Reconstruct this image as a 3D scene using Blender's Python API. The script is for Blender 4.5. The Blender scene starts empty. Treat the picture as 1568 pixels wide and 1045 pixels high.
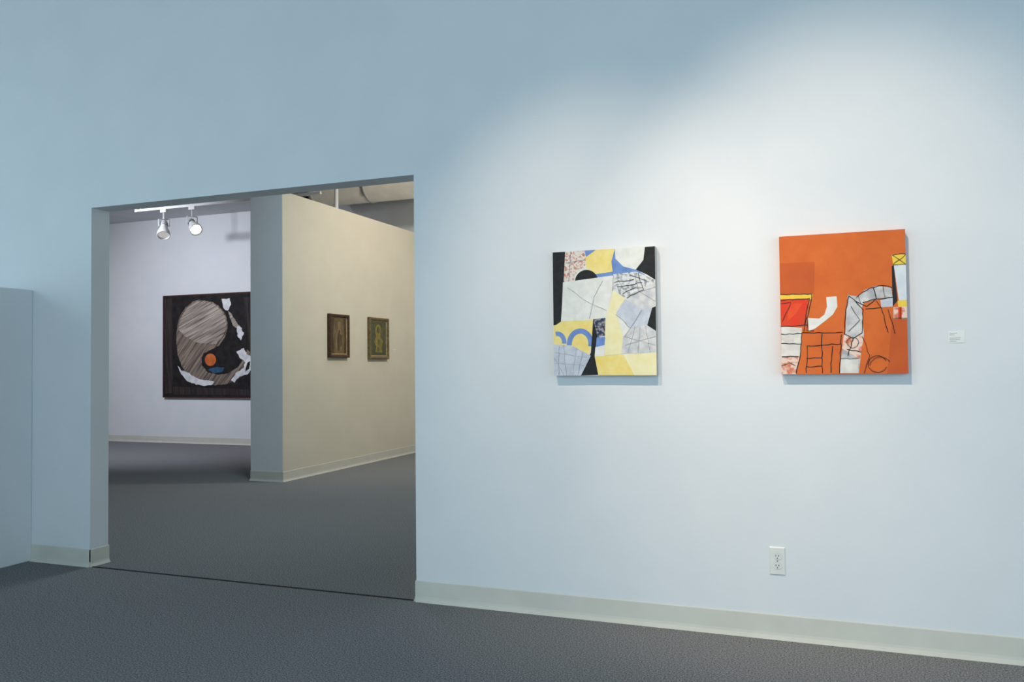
import bpy, math, random
from mathutils import Vector, Matrix
random.seed(4)
S = bpy.context.scene
S.view_settings.view_transform = 'Standard'
S.view_settings.look = 'None'

# ------------------------------------------------------------ materials
def lin(c):
    out = []
    for v in c:
        v /= 255.0
        out.append(v/12.92 if v <= 0.04045 else ((v+0.055)/1.055)**2.4)
    return (out[0], out[1], out[2], 1)

def mat(name, c1, c2=None, scale=20, rough=0.8, bump=0.0, bscale=None, metal=0.0, lo=0.35, hi=0.65, detail=4, emit=0, spec=0.3):
    m = bpy.data.materials.new(name); m.use_nodes = True
    nt = m.node_tree; b = nt.nodes['Principled BSDF']
    b.inputs['Roughness'].default_value = rough
    b.inputs['Metallic'].default_value = metal
    b.inputs['Specular IOR Level'].default_value = spec
    tc = nt.nodes.new('ShaderNodeTexCoord')
    if c2 is None: c2 = tuple(v*0.96 for v in c1)
    n = nt.nodes.new('ShaderNodeTexNoise'); n.inputs['Scale'].default_value = scale; n.inputs['Detail'].default_value = detail
    nt.links.new(tc.outputs['Object'], n.inputs['Vector'])
    r = nt.nodes.new('ShaderNodeValToRGB')
    r.color_ramp.elements[0].position = lo; r.color_ramp.elements[0].color = lin(c1)
    r.color_ramp.elements[1].position = hi; r.color_ramp.elements[1].color = lin(c2)
    nt.links.new(n.outputs['Fac'], r.inputs['Fac'])
    nt.links.new(r.outputs['Color'], b.inputs['Base Color'])
    if bump:
        n2 = nt.nodes.new('ShaderNodeTexNoise'); n2.inputs['Scale'].default_value = bscale or scale*2; n2.inputs['Detail'].default_value = 6
        nt.links.new(tc.outputs['Object'], n2.inputs['Vector'])
        bp = nt.nodes.new('ShaderNodeBump'); bp.inputs['Strength'].default_value = bump; bp.inputs['Distance'].default_value = 0.01
        nt.links.new(n2.outputs['Fac'], bp.inputs['Height']); nt.links.new(bp.outputs['Normal'], b.inputs['Normal'])
    if emit:
        b.inputs['Emission Color'].default_value = (1, 0.93, 0.82, 1); b.inputs['Emission Strength'].default_value = emit
    return m

def hatch(name, c1, c2, scale, rot, dist=3.0, lo=0.35, hi=0.6):
    m = bpy.data.materials.new(name); m.use_nodes = True
    nt = m.node_tree; b = nt.nodes['Principled BSDF']; b.inputs['Roughness'].default_value = 0.8
    tc = nt.nodes.new('ShaderNodeTexCoord'); mp = nt.nodes.new('ShaderNodeMapping')
    mp.inputs['Rotation'].default_value = (0, rot, 0)
    mp2 = nt.nodes.new('ShaderNodeMapping'); mp2.inputs['Scale'].default_value = (scale, 1, 2.0)
    w = nt.nodes.new('ShaderNodeTexNoise')
    w.inputs['Scale'].default_value = 1.0
    w.inputs['Detail'].default_value = 5; w.inputs['Distortion'].default_value = 0.2
    r = nt.nodes.new('ShaderNodeValToRGB')
    r.color_ramp.elements[0].position = lo; r.color_ramp.elements[0].color = lin(c1)
    r.color_ramp.elements[1].position = hi; r.color_ramp.elements[1].color = lin(c2)
    nt.links.new(tc.outputs['Object'], mp.inputs['Vector']); nt.links.new(mp.outputs['Vector'], mp2.inputs['Vector']); nt.links.new(mp2.outputs['Vector'], w.inputs['Vector'])
    nt.links.new(w.outputs['Fac'], r.inputs['Fac']); nt.links.new(r.outputs['Color'], b.inputs['Base Color'])
    return m

M_wall = mat('wall_paint', (226,228,230), (222,225,228), 3, 0.75, 0.04, 60)
M_beige = mat('wall_paint_warm', (216,210,194), (212,206,190), 3, 0.8, 0.04, 60)
M_ceil = mat('ceiling_paint', (222,224,226), (214,217,220), 2, 0.9)
M_ceilf = mat('ceiling_paint_grey', (150,152,154), (142,145,148), 2, 0.9)
M_carpet = mat('carpet', (72,72,74), (168,169,170), 150, 0.95, 0.1, 260, lo=0.30, hi=0.72, detail=4, spec=0.03)
M_seam = mat('carpet_seam_dark', (48,44,44), (38,36,36), 40, 0.9)
M_base = mat('vinyl_baseboard', (212,210,200), (206,204,194), 6, 0.5)
M_duct = mat('duct_metal', (206,202,192), (192,190,182), 5, 0.5, metal=0.0)
M_white = mat('white_enamel', (232,234,234), None, 8, 0.35)
M_plate = mat('outlet_plastic', (235,235,230), None, 8, 0.3)
M_dark = mat('dark_slot', (20,20,22), None, 8, 0.5)
M_vent = mat('vent_dark_blue', (40,52,68), None, 8, 0.5)
M_steel = mat('grey_metal', (120,125,130), None, 8, 0.35, metal=0.6)
M_lamp = mat('lamp_lens_lit', (255,250,240), None, 8, 0.3, emit=5)
M_lamp2 = mat('lamp_reflector', (190,205,220), None, 8, 0.2, emit=0.4)
M_canvas = mat('canvas_edge', (196,196,188), (184,184,178), 60, 0.85)

# ------------------------------------------------------------ mesh builder
class MB:
    def __init__(s, name): s.name=name; s.v=[]; s.f=[]; s.mi=[]; s.m=[]; s.sm=[]
    def slot(s, m):
        if m not in s.m: s.m.append(m)
        return s.m.index(m)
    def face(s, pts, m, smooth=False):
        i = len(s.v); s.v += [tuple(p) for p in pts]; s.f.append(list(range(i, i+len(pts)))); s.mi.append(s.slot(m)); s.sm.append(smooth)
    def box(s, a, b, m):
        x0,y0,z0 = a; x1,y1,z1 = b
        i = len(s.v)
        s.v += [(x0,y0,z0),(x1,y0,z0),(x1,y1,z0),(x0,y1,z0),(x0,y0,z1),(x1,y0,z1),(x1,y1,z1),(x0,y1,z1)]
        for q in [(0,3,2,1),(4,5,6,7),(0,1,5,4),(1,2,6,5),(2,3,7,6),(3,0,4,7)]:
            s.f.append([i+k for k in q]); s.mi.append(s.slot(m)); s.sm.append(False)
    def lathe(s, prof, o, axis, m, n=28, caps=True):
        o = Vector(o); ax = Vector(axis).normalized()
        t = Vector((0,0,1)) if abs(ax.z) < 0.9 else Vector((1,0,0))
        u = ax.cross(t).normalized(); w = ax.cross(u)
        i = len(s.v)
        for (r, d) in prof:
            for k in range(n):
                a = 2*math.pi*k/n
                s.v.append(tuple(o + ax*d + (u*math.cos(a)+w*math.sin(a))*r))
        for j in range(len(prof)-1):
            for k in range(n):
                k2 = (k+1) % n
                s.f.append([i+j*n+k, i+j*n+k2, i+(j+1)*n+k2, i+(j+1)*n+k]); s.mi.append(s.slot(m)); s.sm.append(True)
        if caps:
            s.f.append([i+k for k in range(n)]); s.mi.append(s.slot(m)); s.sm.append(False)
            s.f.append([i+(len(prof)-1)*n+k for k in range(n)]); s.mi.append(s.slot(m)); s.sm.append(False)
    def tube(s, a, b, r, m, n=12):
        a = Vector(a); b = Vector(b); s.lathe([(r,0),(r,(b-a).length)], a, b-a, m, n)
    def build(s, bevel=0):
        me = bpy.data.meshes.new(s.name); me.from_pydata(s.v, [], s.f)
        for mm in s.m: me.materials.append(mm)
        for p, k, q in zip(me.polygons, s.mi, s.sm): p.material_index = k; p.use_smooth = q
        me.update()
        ob = bpy.data.objects.new(s.name, me); S.collection.objects.link(ob)
        if bevel:
            b = ob.modifiers.new('bevel','BEVEL'); b.width = bevel; b.segments = 2; b.limit_method='ANGLE'
        return ob

# ------------------------------------------------------------ room shell
WY = 3.89; WT = 0.14
OL, OR, OH = -4.335, -2.033, 2.274
XL, XR = -8.0, 4.5
FARY = 10.70

w = MB('wall_main_left'); w.box((XL,WY,0),(OL,WY+WT,4.7), M_wall); w.build()
w = MB('wall_main_right'); w.box((OR,WY,0),(XR,WY+WT,4.7), M_wall); w.build()
w = MB('wall_main_header'); w.box((OL,WY,OH),(OR,WY+WT,4.7), M_wall); w.build()

f = MB('floor'); f.box((-13.1,-5.1,-0.1),(XR+0.1,FARY+0.14,0.0), M_carpet); f.build()
c = MB('ceiling_front'); c.box((XL,-5.0,4.05),(XR,WY,4.2), M_ceilf); c.build()
w = MB('wall_right'); w.box((XR,1.8,0),(XR+0.1,WY+WT,4.7), M_wall); w.build()
c = MB('ceiling_gallery'); c.box((-7.7,WY+WT,4.7),(-1.5,FARY,4.8), M_ceil)
c.box((-13,WY+WT,3.75),(-7.7,FARY,4.8), M_ceil); c.build()
w = MB('wall_far'); w.box((-13.1,FARY,0),(-1.5,FARY+0.14,4.8), M_wall); w.build()
w = MB('wall_gallery_left'); w.box((-13.1,WY+WT,0),(-13.0,FARY,4.8), M_wall)
w.box((-13.1,WY,0),(XL,WY+WT,4.8), M_wall); w.build()
w = MB('wall_gallery_right'); w.box((-1.6,WY+WT,0),(-1.5,FARY,4.7), M_beige); w.build()

PX0, PX1, PY0, PH = -5.90, -5.48, 7.40, 3.17
w = MB('wall_partition')
w.box((PX0,PY0,0),(PX1,FARY,PH), M_wall)
w.face([(PX1+0.002,PY0,0),(PX1+0.002,FARY,0),(PX1+0.002,FARY,PH),(PX1+0.002,PY0,PH)], M_beige)
w.build()

w = MB('wall_half_height')
w.box((-5.15,1.9,0),(-4.842,WY,1.77), M_wall); w.build(0.006)

PROF = [(0,0),(0.016,0),(0.013,0.006),(0.007,0.018),(0.005,0.03),(0.005,0.106),(0.003,0.11),(0,0.11)]
def cove(mb, a, b, n):
    a = Vector((a[0],a[1],0)); b = Vector((b[0],b[1],0)); n = Vector((n[0],n[1],0))
    for i in range(len(PROF)-1):
        p, q = PROF[i], PROF[i+1]
        mb.face([a+n*p[0]+Vector((0,0,p[1])), b+n*p[0]+Vector((0,0,p[1])), b+n*q[0]+Vector((0,0,q[1])), a+n*q[0]+Vector((0,0,q[1]))], M_base)
    for e in (a,b):
        mb.face([e+n*p[0]+Vector((0,0,p[1])) for p in PROF], M_base)
b = MB('baseboard_main')
cove(b,(OR,WY),(XR,WY),(0,-1)); cove(b,(-4.842,WY),(OL+0.005,WY),(0,-1))
cove(b,(OL,WY-0.005),(OL,WY+WT+0.005),(1,0)); cove(b,(OR,WY-0.005),(OR,WY+WT+0.005),(-1,0)); b.build()
b = MB('baseboard_far'); cove(b,(-13,FARY),(PX0,FARY),(0,-1)); cove(b,(PX1,FARY),(-1.6,FARY),(0,-1)); b.build()
b = MB('baseboard_partition'); cove(b,(PX0-0.005,PY0),(PX1+0.005,PY0),(0,-1)); cove(b,(PX1+0.002,PY0-0.005),(PX1+0.002,FARY),(1,0)); cove(b,(PX0,PY0-0.005),(PX0,FARY),(-1,0)); b.build()
t = MB('trim_1'); t.box((OL+0.016,WY+0.0,0.0),(OR-0.016,WY+0.014,0.003), M_seam); t.build()

# ------------------------------------------------------------ building services
d = MB('air_duct')
dy, dz, dr = 10.15, 3.86, 0.27
L = 5.3
d.lathe([(dr,0),(dr,L)], (-6.9,dy,dz), (1,0,0), M_duct, 40)
for xx in (0.02,0.9,1.8,2.7,3.6,4.5):
    d.lathe([(dr,0),(dr+0.012,0.005),(dr+0.012,0.035),(dr,0.04)], (-6.9+xx,dy,dz), (1,0,0), M_duct, 40, False)
d.lathe([(0.2,0),(0.2,0.75)], (-6.9+0.32,dy,dz+0.09), (0,0,1), M_duct, 32)
d.build()
p = MB('conduit_pipe'); p.tube((-5.6,8.65,PH),(-5.6,8.65,4.7),0.026,M_white,20)
p.lathe([(0.06,0),(0.06,0.012),(0.03,0.02)],(-5.6,8.65,PH),(0,0,1),M_white,20); p.build()
v = MB('vent_grille')
v.box((-7.65,FARY-0.03,3.86),(-7.2,FARY-0.015,4.14), M_vent)
for k in range(7):
    v.box((-7.63,FARY-0.045,3.88+k*0.036),(-7.22,FARY-0.03,3.893+k*0.036), M_steel)
v.box((-7.67,FARY-0.045,3.84),(-7.65,FARY,4.16), M_steel); v.box((-7.2,FARY-0.045,3.84),(-7.18,FARY,4.16), M_steel)
v.build()

# ------------------------------------------------------------ light track with heads
TY, TZ = 8.91, 3.48
tr = MB('light_track')
tr.box((-9.05,TY-0.018,TZ-0.012),(-6.0,TY+0.018,TZ+0.022), M_white)
tr.box((-9.09,TY-0.022,TZ-0.016),(-9.05,TY+0.022,TZ+0.026), M_white)
for hx in (-9.0,-8.1,-7.0,-6.1):
    tr.tube((hx,TY,TZ+0.02),(hx,TY,3.75 if hx < -7.7 else 4.7),0.008,M_white)
tr.build()

def head(x, aim, lens):
    h = MB('track_spotlight')
    h.box((x-0.05,TY-0.02,TZ-0.055),(x+0.05,TY+0.02,TZ-0.012), M_white)
    h.tube((x,TY,TZ-0.055),(x,TY,TZ-0.15),0.015,M_white)
    aim = Vector(aim).normalized()
    piv = Vector((x,TY,TZ-0.25))
    side = aim.cross(Vector((0,0,1))).normalized()
    pts = [piv+side*0.066, piv+side*0.066+Vector((0,0,0.10)), piv-side*0.066+Vector((0,0,0.10)), piv-side*0.066]
    for a,b in zip(pts[:-1],pts[1:]): h.tube(a,b,0.008,M_white,10)
    k_=1.3
    st = piv - aim*0.11
    P=[(0.012,0),(0.034,0.008),(0.042,0.03),(0.042,0.10),(0.052,0.125),(0.07,0.165),(0.078,0.20),(0.078,0.225),(0.070,0.225),(0.062,0.205)]
    h.lathe([(a*1.1,b*k_) for a,b in P], st, aim, M_white, 32, False)
    for k in range(3):
        h.lathe([(0.045,0),(0.051,0.002),(0.051,0.007),(0.045,0.009)], st+aim*(0.05+0.025*k), aim, M_steel, 28, False)
    h.lathe([(0.0133,-0.001),(0.0,-0.001)], st, aim, M_white, 20, False)
    h.lathe([(0.070,0.272),(0.04,0.266),(0.0005,0.262)], st, aim, lens, 32, False)
    return h.build()
head(-8.58,(0.40,-0.45,-0.80), M_lamp2)
head(-8.08,(0.78,-0.42,-0.62), M_lamp)

# ------------------------------------------------------------ artworks
class Art:
    """flat painted shapes layered on a canvas.  quad = corners of the sketch (TL,TR,BR,BL) used as the drawing grid"""
    def __init__(s, mb, origin, ux, w, h, n, quad):
        s.mb=mb; s.o=Vector(origin); s.ux=Vector(ux); s.w=w; s.h=h; s.n=Vector(n); s.q=[Vector(p) for p in quad]; s.k=0
    def uv(s, p):
        A,B,C,D = s.q; u=v=0.5; p=Vector(p)
        for _ in range(12):
            P = A*(1-u)*(1-v)+B*u*(1-v)+C*u*v+D*(1-u)*v
            du = (B-A)*(1-v)+(C-D)*v; dv = (D-A)*(1-u)+(C-B)*u
            e = p-P; det = du.x*dv.y-du.y*dv.x
            u += (e.x*dv.y-e.y*dv.x)/det; v += (du.x*e.y-du.y*e.x)/det
        return min(max(u,0.0),1.0), min(max(v,0.0),1.0)
    def pt(s, p, off):
        u,v = s.uv(p)
        return s.o + s.ux*(u*s.w) - Vector((0,0,1))*(v*s.h) + s.n*off
    def poly(s, pts, m, rag=0):
        s.k += 1; off = 0.0006+s.k*0.00005
        if rag:
            P=[]
            for i in range(len(pts)):
                a=Vector(pts[i]); b=Vector(pts[(i+1)%len(pts)]); n=max(1,int((b-a).length/2.5))
                for j in range(n): P.append(a.lerp(b,j/n)+Vector((random.uniform(-rag,rag),random.uniform(-rag,rag))))
            pts=P
        s.mb.face([s.pt(p,off) for p in pts], m)
    def line(s, pts, wd, m, jit=0.0):
        s.k += 1; off = 0.0006+s.k*0.00005
        P = []
        for a,b in zip(pts[:-1],pts[1:]):
            a=Vector(a); b=Vector(b); n=max(1,int((b-a).length/6))
            for i in range(n): P.append(a.lerp(b,i/n)+Vector((random.uniform(-jit,jit),random.uniform(-jit,jit))))
        P.append(Vector(pts[-1]))
        Ls=[]; Rs=[]
        for i,p in enumerate(P):
            t=(P[min(i+1,len(P)-1)]-P[max(i-1,0)])
            if t.length<1e-6: t=Vector((1,0))
            t.normalize(); nn=Vector((-t.y,t.x))*wd*0.5*(random.uniform(0.75,1.2) if jit else 1)
            Ls.append(s.pt(p+nn,off)); Rs.append(s.pt(p-nn,off))
        for i in range(len(P)-1): s.mb.face([Ls[i],Ls[i+1],Rs[i+1],Rs[i]], m)
    def disc(s, c, rx, ry, m, a0=0, a1=360, n=40):
        pts=[(c[0]+rx*math.cos(math.radians(a0+(a1-a0)*i/n)), c[1]-ry*math.sin(math.radians(a0+(a1-a0)*i/n))) for i in range(n+(0 if a1-a0==360 else 1))]
        s.poly(pts, m)
    def arc(s, c, rx, ry, a0, a1, wd, m, jit=0):
        n=16
        s.line([(c[0]+rx*math.cos(math.radians(a0+(a1-a0)*i/n)), c[1]-ry*math.sin(math.radians(a0+(a1-a0)*i/n))) for i in range(n+1)], wd, m, jit)

K  = mat('paint_black', (22,24,27), (34,36,38), 40, 0.6)
W  = mat('paint_white', (236,234,228), (222,222,216), 25, 0.7)
Y  = mat('paint_yellow', (244,224,146), (240,214,122), 25, 0.7)
YP = mat('paint_pale_yellow', (242,234,192), (238,226,172), 20, 0.7)
B  = mat('paint_blue', (120,152,208), (102,134,194), 25, 0.7)
G  = mat('paint_grey_wash', (220,218,216), (190,192,196), 30, 0.7)
GB = mat('paint_blue_grey', (208,212,222), (188,194,206), 30, 0.7)
RS = mat('paint_red_scrawl', (230,218,208), (200,130,110), 90, 0.7, lo=0.5, hi=0.62)
DS = mat('paint_dark_scrawl', (40,60,90), (160,150,150), 80, 0.7, lo=0.45, hi=0.6)
GS = mat('paint_grey_scrawl', (140,144,148), (222,222,222), 60, 0.7, lo=0.36, hi=0.52)
LN = mat('paint_thin_line', (160,162,166), (136,138,142), 60, 0.7)

a1 = MB('abstract_painting')
X0,X1,Z0,Z1 = -1.241,-0.7325,1.191,1.803
a1.box((X0,WY-0.042,Z0),(X1,WY-0.004,Z1), M_canvas)
A = Art(a1,(X0,WY-0.042,Z1),(1,0,0),X1-X0,Z1-Z0,(0,-1,0),[(846,386),(1002.5,377),(1008,576),(850,575)])
A.poly([(846,386),(1002.5,377),(1008,576),(850,575)], W)
A.poly([(846,386),(866,385),(864,430),(860,497),(848,498)], K)
A.poly([(866,385),(897,383),(899,405),(884,418),(880,431),(864,432)], RS)
A.poly([(896,383),(914,382),(899,393)], B)
A.poly([(914,382),(943,380.5),(942,396),(945,417),(917,420),(899,410),(898,394)], Y)
A.poly([(943,380.5),(944,396),(956,408),(978,414),(990,422),(975,418),(941,422),(912,425),(912,420),(940,416),(938,400)], B)
A.poly([(943,380.5),(988,378),(986,396),(975,413),(957,408),(946,396)], W)
A.poly([(988,378),(1002.5,377),(1004,429),(992,421),(975,413),(986,398)], K)
A.disc((900,431),18,18,K,3,183)
A.poly([(863,432),(941,422),(940,446),(932,486),(861,492)], W)
A.poly([(941,420),(975,416),(1004,429),(1005,440),(978,446),(960,457),(941,444)], GS)
A.poly([(1005,434),(1006,470),(985,475),(962,458),(980,444)], G)
A.poly([(941,445),(960,458),(946,476),(948,487),(931,487)], YP)
A.poly([(960,458),(986,475),(968,505),(946,480)], GB)
A.poly([(986,475),(1000,472),(994,498),(970,503)], GB)
A.poly([(1000,472),(1006,470),(1007,508),(993,499)], K)
A.poly([(861,492),(912,490),(909,515),(906,543),(880,531),(849,527),(848,500)], Y)
A.arc((855,525),11,14,-5,105,7,B)
A.arc((891,527),17,20,-10,185,8,B)
A.poly([(911,490),(921,489),(921,515),(914,545),(920,574.5),(893,575),(908,540)], K)
A.poly([(911,489),(931,487),(930,515),(918,516)], DS)
A.poly([(930,487),(948,487),(957,515),(956,543),(929,545)], YP)
A.poly([(917,517),(930,516),(929,529),(914,546)], B)
A.poly([(915,532),(929,529),(929,546),(914,546)], W)
A.poly([(968,504),(993,499),(1007,508),(1008,542),(955,542),(957,516)], G)
A.poly([(914,546),(1008,541),(1008,576),(920,575)], Y)
A.poly([(958,544),(1008,541),(1008,576),(975,576)], YP)
A.poly([(848,527),(880,530),(908,545),(893,575),(850,575)], GB)
for l in [[(851,540),(905,548)],[(851,556),(898,560)],[(865,528),(870,575)],[(885,532),(880,575)],[(850,548),(866,575)],
          [(870,440),(900,462),(932,476)],[(925,430),(912,455),(905,488)],[(945,425),(965,452),(1004,440)],[(972,418),(980,446),(1004,462)],
          [(958,516),(1006,530)],[(975,502),(965,541)],[(990,500),(998,541)],[(985,475),(960,516)],[(946,482),(968,503)],[(941,421),(940,446)],
          [(875,384),(872,430)],[(868,402),(897,398)],[(858,530),(858,574)],[(895,540),(888,574)],[(960,530),(1006,516)],[(983,502),(980,541)]]:
    A.line(l,0.6,LN,0.6)
for l in [[(943,432),(972,428)],[(948,440),(985,433)],[(955,450),(975,441)],[(965,421),(990,430)],[(978,418),(986,444),(962,457)]]:
    A.line(l,0.9,K,1.0)
a1.build()

O  = mat('paint_orange', (218,108,42), (208,98,36), 10, 0.55)
OD = mat('paint_orange_deep', (202,92,34), (194,86,34), 10, 0.55)
RD = mat('paint_red', (228,52,28), (216,68,30), 20, 0.55)
YL = mat('paint_cad_yellow', (236,196,52), (240,206,80), 20, 0.55)
OW = mat('paint_orange_white', (230,226,220), (210,204,196), 24, 0.6)
PK = mat('paint_pink_scrawl', (232,206,190), (214,120,90), 40, 0.6, lo=0.48, hi=0.62)
GW = mat('paint_grey_white', (212,210,208), (168,168,172), 22, 0.6)
a2 = MB('abstract_painting')
X0,X1,Z0,Z1 = -0.172,0.341,1.193,1.8115
a2.box((X0,WY-0.042,Z0),(X1,WY-0.004,Z1), OD)
Q=[(1194,362),(1388,350.5),(1391,573),(1199,573)]
A = Art(a2,(X0,WY-0.042,Z1),(1,0,0),X1-X0,Z1-Z0,(0,-1,0),Q)
A.poly(Q,O)
A.poly([(1195,403),(1251,401),(1250,451),(1196,450)],OD)
A.poly([(1368,488),(1391,488),(1391,573),(1360,573)],OD)
A.poly([(1196,451),(1248,450),(1247,458),(1197,460)],YL)
A.poly([(1197,458),(1241,457),(1236,500),(1198,500)],RD)
A.poly([(1210,466),(1232,464),(1222,480),(1208,492)],mat('paint_red_orange',(234,86,34),(228,70,32),20,0.55))
A.poly([(1198,500),(1231,502),(1229,546),(1198,546)],OW)
A.poly([(1198,546),(1228,546),(1222,573),(1199,573)],PK)
A.poly([(1269,455),(1285,454),(1286,470),(1279,482),(1268,491),(1252,503),(1242,507),(1240,487),(1258,488),(1266,482),(1270,470)],W)
A.poly([(1302,452),(1318,454),(1328,444),(1345,438),(1367,441),(1369,456),(1345,459),(1326,464),(1323,472),(1326,512),(1322,540),(1318,572),(1289,572),(1292,545),(1298,512),(1300,470)],GW)
A.poly([(1296,512),(1310,518),(1322,512),(1325,520),(1320,552),(1303,540),(1293,534)],PK)
A.poly([(1292,550),(1318,548),(1316,572),(1290,572)],OW)
A.poly([(1368,390),(1390,389),(1390,405),(1370,406)],YL)
A.poly([(1371,406),(1390.5,405),(1391,460),(1378,461)],mat('paint_pale_blue',(224,228,230),(206,212,220),20,0.6))
A.poly([(1368,408),(1371,406),(1376,461),(1369,470)],K)
A.poly([(1351,460),(1369,456),(1369,470),(1352,471)],GB)
A.poly([(1376,461),(1391,460),(1391,471),(1377,471)],YL)
A.poly([(1370,471),(1391,470),(1391,489),(1370,489)],PK)
A.poly([(1377,471),(1382,471),(1382,489),(1377,489)],RD)
lines = [
 [(1196,451),(1247,450)],[(1197,460),(1243,457)],[(1247,450),(1241,478),(1234,508)],[(1243,457),(1235,497)],[(1198,500),(1240,498)],
 [(1240,486),(1239,506),(1250,507)],[(1198,512),(1231,511)],[(1198,526),(1230,527)],[(1231,510),(1294,509)],[(1231,510),(1228,545),(1222,572)],
 [(1240,530),(1291,527)],[(1240,530),(1238,571)],[(1262,511),(1263,572)],[(1278,530),(1276,571)],[(1238,549),(1262,548)],[(1238,562),(1262,561)],[(1292,512),(1289,572)],
 [(1303,453),(1299,475),(1297,512),(1310,519),(1323,511),(1325,475),(1312,460),(1303,453)],[(1315,455),(1335,441),(1355,437),(1368,441)],
 [(1325,463),(1345,458),(1369,456)],[(1312,460),(1330,470),(1345,458),(1340,440)],[(1328,474),(1352,472),(1362,510)],[(1362,475),(1372,512)],
 [(1300,535),(1322,540)],[(1310,519),(1302,545)],[(1200,546),(1226,546)],[(1324,515),(1334,545),(1326,572)],[(1345,460),(1352,472)],[(1198,465),(1214,463),(1200,492)],
 [(1369,390),(1389,405)],[(1389,390),(1370,405)],[(1370,406),(1390,405)],[(1370,488),(1390,488)],[(1369,390),(1390,389)],[(1380,470),(1380,489)],
 [(1198,560),(1212,556),(1221,560)],[(1291,550),(1318,549)],[(1306,470),(1320,490),(1303,508)],[(1318,454),(1322,466)],[(1355,438),(1358,456)]]
for i,l in enumerate(lines): A.line(l,1.2 if i<26 else 0.8,K,0.8)
A.arc((1346,558),14,13,20,340,0.9,K,0.5)
A.arc((1350,563),16,16,30,170,0.8,K,0.5)
A.arc((1309,525),9,8,0,360,0.8,K,0.8)
a2.build()

BK = mat('paint_charcoal', (20,18,20), (38,33,34), 9, 0.75)
BR = mat('paint_edge_brown', (54,28,22), (70,40,30), 12, 0.6)
HG = hatch('paint_grey_hatched', (96,82,74), (186,174,162), 50, math.radians(-66), 0, 0.34, 0.64)
HL = hatch('paint_taupe_hatched', (66,54,48), (152,136,122), 50, math.radians(-40), 0, 0.34, 0.66)
HD = hatch('paint_dark_hatched', (26,22,22), (62,48,44), 40, 0.1, 0, 0.4, 0.7)
WT_ = mat('paint_torn_white', (230,230,230), (196,198,202), 12, 0.7)
OR_ = mat('paint_orange_disc', (210,112,54), (190,94,44), 12, 0.7)
BL_ = mat('paint_teal_blue', (50,92,124), (40,74,104), 12, 0.7)
a3 = MB('large_abstract_painting')
X0,X1,Z0,Z1 = -10.27,-8.04,0.755,2.45
a3.box((X0,FARY-0.055,Z0),(X1,FARY-0.006,Z1), BR)
Q=[(251,453),(420,444.6),(420,610),(251,608.6)]
A = Art(a3,(X0,FARY-0.055,Z1),(1,0,0),X1-X0,Z1-Z0,(0,-1,0),Q)
A.poly([(253,455),(419,447.5),(419,608),(253,607)],BK)
A.poly([(254,458),(266,457),(267,602),(255,603)],HD,0.5)
A.poly([(268,592),(419,598),(419,606),(268,604)],HD,0.5)
A.poly([(376,455),(414,453),(414,590),(394,590),(384,530)],HD,0.8)
body=[(300,461),(309,459),(318,460),(328,462),(337,467),(345,475),(350,484),(352,495),(351,508),(346,520),(338,530),(326,536),(316,541),(312,548),(313,560),(322,570),(338,574),(352,572),
      (368,562),(377,548),(381,535),(386,540),(387,556),(381,570),(368,581),(352,588),(332,590),(312,588),(294,578),(282,562),(275,543),(272.5,520),(274,500),(278,485),(287,471)]
A.poly(body,HL,0.4)
A.poly([(300,463),(309,461),(318,461.5),(328,464),(337,469),(344,477),(348.5,486),(350,496),(348,508),(343,518),(334,526),(322,527),(304,524),(288,516),(277,506),(277,496),(281,484),(289,472)],HG,0.6)
A.poly([(275,560),(281,567),(290,570),(298,576),(311,581),(323,583),(332,584),(328,590),(318,591),(304,589),(290,583),(280,573)],WT_,0.7)
A.disc((326,551),8.5,9.5,OR_)
A.poly([(322,566),(334,562),(347,563),(344,570),(330,572)],BL_,0.4)
A.poly([(343,458),(356,457),(357,466),(352,476),(346,472)],WT_,0.8)
A.poly([(352,476),(356,478),(366,494),(372,502),(369,506),(360,498)],HG,0.5)
A.poly([(366,500),(372,500),(376,510),(372,521),(367,514)],WT_,0.8)
A.poly([(366,538),(376,533),(381,543),(389,546),(388,562),(383,573),(370,577),(362,586),(357,582),(366,570),(376,564),(378,555),(371,549)],WT_,0.9)
A.poly([(381,556),(386,553),(384,565),(378,570)],BK,0.4)
a3.build()

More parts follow.
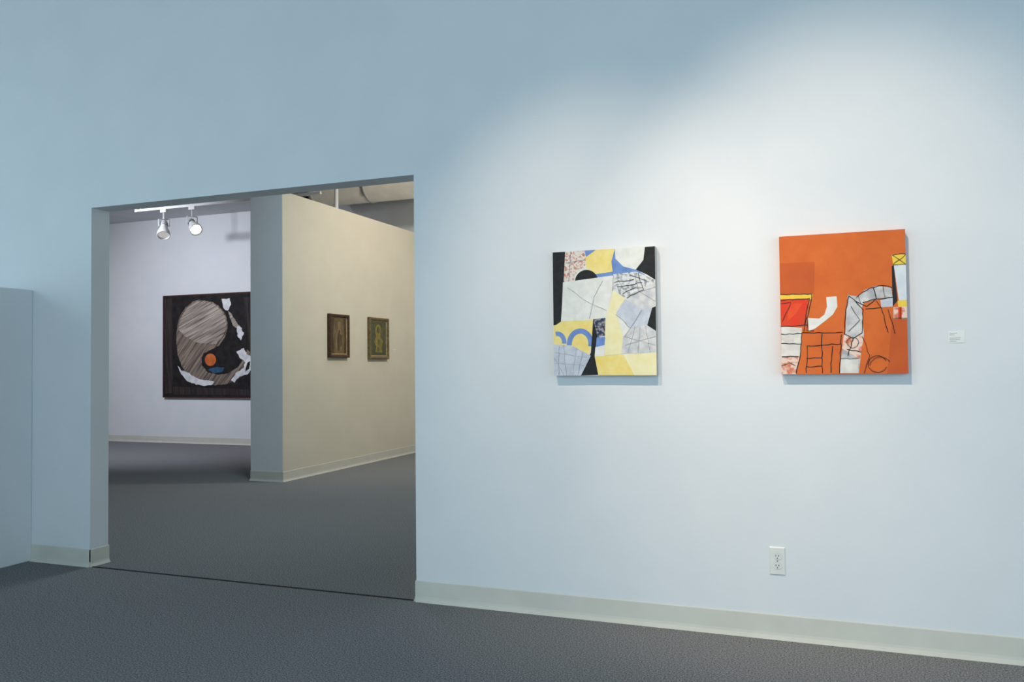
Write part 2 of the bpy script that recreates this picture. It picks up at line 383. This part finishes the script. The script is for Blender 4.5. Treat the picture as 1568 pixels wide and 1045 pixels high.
FR1 = mat('dark_wood_frame', (62,44,30), (84,62,42), 30, 0.5)
FR2 = mat('aged_gilt_frame', (128,112,78), (96,82,56), 30, 0.5)
LIN = mat('gilt_liner', (170,150,110), (140,122,86), 30, 0.5)
P1 = mat('portrait_brown', (96,80,58), (116,98,70), 14, 0.6)
P2 = mat('portrait_dark_brown', (66,52,40), (84,68,50), 14, 0.6)
P3 = mat('portrait_ochre', (132,112,76), (104,86,58), 14, 0.6)
P5 = mat('portrait_gold', (150,134,62), (116,104,54), 14, 0.6)
P4 = mat('portrait_olive', (72,76,58), (92,90,64), 14, 0.6)
FX = PX1+0.003
def framed(name, y0,y1,z0,z1, fm, kind):
    mb = MB(name); fw=0.05; d=0.045
    prof=[(0,0),(0,d*0.8),(0.012,d),(0.03,d*0.85),(fw-0.012,d*0.55)]
    def ring(i, dep): return [(FX+dep,y0+i,z0+i),(FX+dep,y1-i,z0+i),(FX+dep,y1-i,z1-i),(FX+dep,y0+i,z1-i)]
    for (a,b) in zip(prof[:-1],prof[1:]):
        r1=ring(*a); r2=ring(*b)
        for k in range(4): mb.face([r1[k],r1[(k+1)%4],r2[(k+1)%4],r2[k]],fm)
    r1=ring(*prof[-1]); r2=ring(fw,0.016)
    for k in range(4): mb.face([r1[k],r1[(k+1)%4],r2[(k+1)%4],r2[k]],LIN)
    mb.face(r2, P1 if kind==1 else P4)
    A = Art(mb,(FX+0.016,y0+fw,z1-fw),(0,1,0),(y1-y0)-2*fw,(z1-z0)-2*fw,(1,0,0),[(0,0),(100,0),(100,120),(0,120)])
    if kind==1:
        A.poly([(0,0),(22,0),(14,60),(22,120),(0,120)],P2)
        A.poly([(82,0),(100,0),(100,120),(84,120),(90,60)],P2)
        A.disc((54,22),11,13,P3)
        A.poly([(46,34),(62,34),(76,48),(78,84),(70,120),(34,120),(28,90),(34,50)],P3)
        A.poly([(52,40),(58,40),(56,110),(44,110),(40,70)],P2)
        A.poly([(60,52),(72,58),(68,96),(62,96)],P2)
    else:
        A.disc((50,34),20,24,P5); A.disc((48,30),9,12,P4)
        A.poly([(38,50),(62,50),(80,70),(70,92),(76,110),(30,108),(36,88),(22,72)],P5)
        A.poly([(46,62),(60,66),(56,84),(48,80)],P4)
        A.poly([(40,94),(52,90),(56,104),(44,106)],P4)
    mb.build()
framed('framed_portrait',8.26,8.69,1.35,1.874,FR1,1)
framed('framed_portrait',9.17,9.67,1.335,1.878,FR2,2)

def label(name,X0,X1,Z0,Z1):
    mb=MB(name); mb.box((X0,WY-0.002,Z0),(X1,WY,Z1),M_plate)
    z=Z1-0.008
    for k,wd in enumerate((0.55,0.4,0.0,0.8,0.75,0.5)):
        if wd: mb.face([(X0+0.005,WY-0.0023,z),(X0+0.005+(X1-X0-0.01)*wd,WY-0.0023,z),(X0+0.005+(X1-X0-0.01)*wd,WY-0.0023,z-0.0018),(X0+0.005,WY-0.0023,z-0.0018)],LN)
        z-=0.0068
    mb.build()
label('wall_label',0.500,0.562,1.322,1.371)
lb=MB('wall_label'); lb.box((FX,9.84,1.43),(FX+0.002,9.90,1.47),M_plate)
lb.face([(FX+0.0025,9.845,1.455),(FX+0.0025,9.885,1.455),(FX+0.0025,9.885,1.45),(FX+0.0025,9.845,1.45)],LN); lb.build()

o = MB('electrical_outlet')
X0,X1,Z0,Z1=-0.2416,-0.1735,0.288,0.413; cx=(X0+X1)/2; cz=(Z0+Z1)/2
def ringp(i,dep): return [(X0+i,WY-dep,Z0+i),(X1-i,WY-dep,Z0+i),(X1-i,WY-dep,Z1-i),(X0+i,WY-dep,Z1-i)]
rs=[ringp(0,0),ringp(0.0,0.003),ringp(0.004,0.006)]
for r1,r2 in zip(rs[:-1],rs[1:]):
    for k in range(4): o.face([r1[k],r1[(k+1)%4],r2[(k+1)%4],r2[k]],M_plate)
o.face(rs[-1],M_plate)
for s in (-1,1):
    zc=cz+s*0.0195*1.1
    n=24; pts=[]
    for k in range(n):
        a=2*math.pi*k/n; px=0.0175*math.cos(a); pz=max(-0.0135,min(0.0135,0.0175*math.sin(a)))
        pts.append((px,pz))
    o.face([(cx+a_,WY-0.0085,zc+b_) for a_,b_ in pts],M_plate)
    for k in range(n):
        p,q=pts[k],pts[(k+1)%n]
        o.face([(cx+p[0],WY-0.006,zc+p[1]),(cx+q[0],WY-0.006,zc+q[1]),(cx+q[0],WY-0.0085,zc+q[1]),(cx+p[0],WY-0.0085,zc+p[1])],M_steel)
    for sx,hh in ((-0.0065,0.0045),(0.0065,0.0038)):
        o.box((cx+sx-0.0013,WY-0.0089,zc+0.003-hh),(cx+sx+0.0013,WY-0.0084,zc+0.003+hh),M_dark)
    o.lathe([(0.0024,0),(0.0024,0.0004)],(cx,WY-0.0085,zc-0.0078),(0,-1,0),M_dark,12)
o.lathe([(0.003,0),(0.0025,0.001)],(cx,WY-0.006,cz),(0,-1,0),M_steel,12)
o.build()

# ------------------------------------------------------------ lights
W_ = bpy.data.worlds.new('daylight'); S.world=W_; W_.use_nodes=True
bg=W_.node_tree.nodes['Background']; bg.inputs['Color'].default_value=(0.64,0.87,1.0,1); bg.inputs['Strength'].default_value=1.95

def spot(name,loc,target,energy,col,ang,blend=1.0,rad=0.05):
    l=bpy.data.lights.new(name,'SPOT'); l.energy=energy; l.color=col; l.spot_size=math.radians(ang); l.spot_blend=blend; l.shadow_soft_size=rad
    ob=bpy.data.objects.new(name,l); S.collection.objects.link(ob); ob.location=loc
    ob.rotation_euler=(Vector(target)-Vector(loc)).to_track_quat('-Z','Y').to_euler()
warm=(1.0,0.82,0.64)
spot('gallery_spot',(-1.65,1.5,3.85),(-0.93,WY,1.18),215,warm,47,1,0.03)
spot('gallery_spot',(-0.55,1.5,3.85),(0.20,WY,1.32),285,warm,51,1,0.03)
spot('far_bay_spot',(-9.2,6.6,3.65),(-9.4,FARY,1.1),540,(0.86,0.89,1.0),105,1,0.1)
spot('far_bay_warm_spot',(-2.6,8.6,4.3),(-5.5,9.4,1.8),250,(1,0.93,0.81),95,1,0.1)
spot('gallery_floor_fill',(-4.2,6.0,4.6),(-4.6,6.6,0),220,(0.66,0.87,1.0),130,1,0.3)  # unseen fill, no fixture: added to brighten the floor beyond the doorway
l=bpy.data.lights.new('gallery_bay_fill','POINT'); l.energy=50; l.color=(1,0.95,0.86); l.shadow_soft_size=0.15  # added fill light, hidden by the main wall, brightens duct and right bay
ob=bpy.data.objects.new('gallery_bay_fill',l); S.collection.objects.link(ob); ob.location=(-2.8,8.6,3.4)

# ------------------------------------------------------------ camera
a=math.radians(20.8); pch=math.radians(1.63); r=math.radians(0.58)
F=Vector((-math.sin(a)*math.cos(pch),math.cos(a)*math.cos(pch),math.sin(pch)))
R0=Vector((math.cos(a),math.sin(a),0)); U0=R0.cross(F)
R=R0*math.cos(r)-U0*math.sin(r); U=U0*math.cos(r)+R0*math.sin(r)
cam=bpy.data.cameras.new('camera'); cam.lens=28.7; cam.sensor_width=36
co=bpy.data.objects.new('camera',cam); S.collection.objects.link(co)
m=Matrix((R,U,-F)).transposed().to_4x4(); m.translation=Vector((0,0,1.25))
co.matrix_world=m
S.camera=co
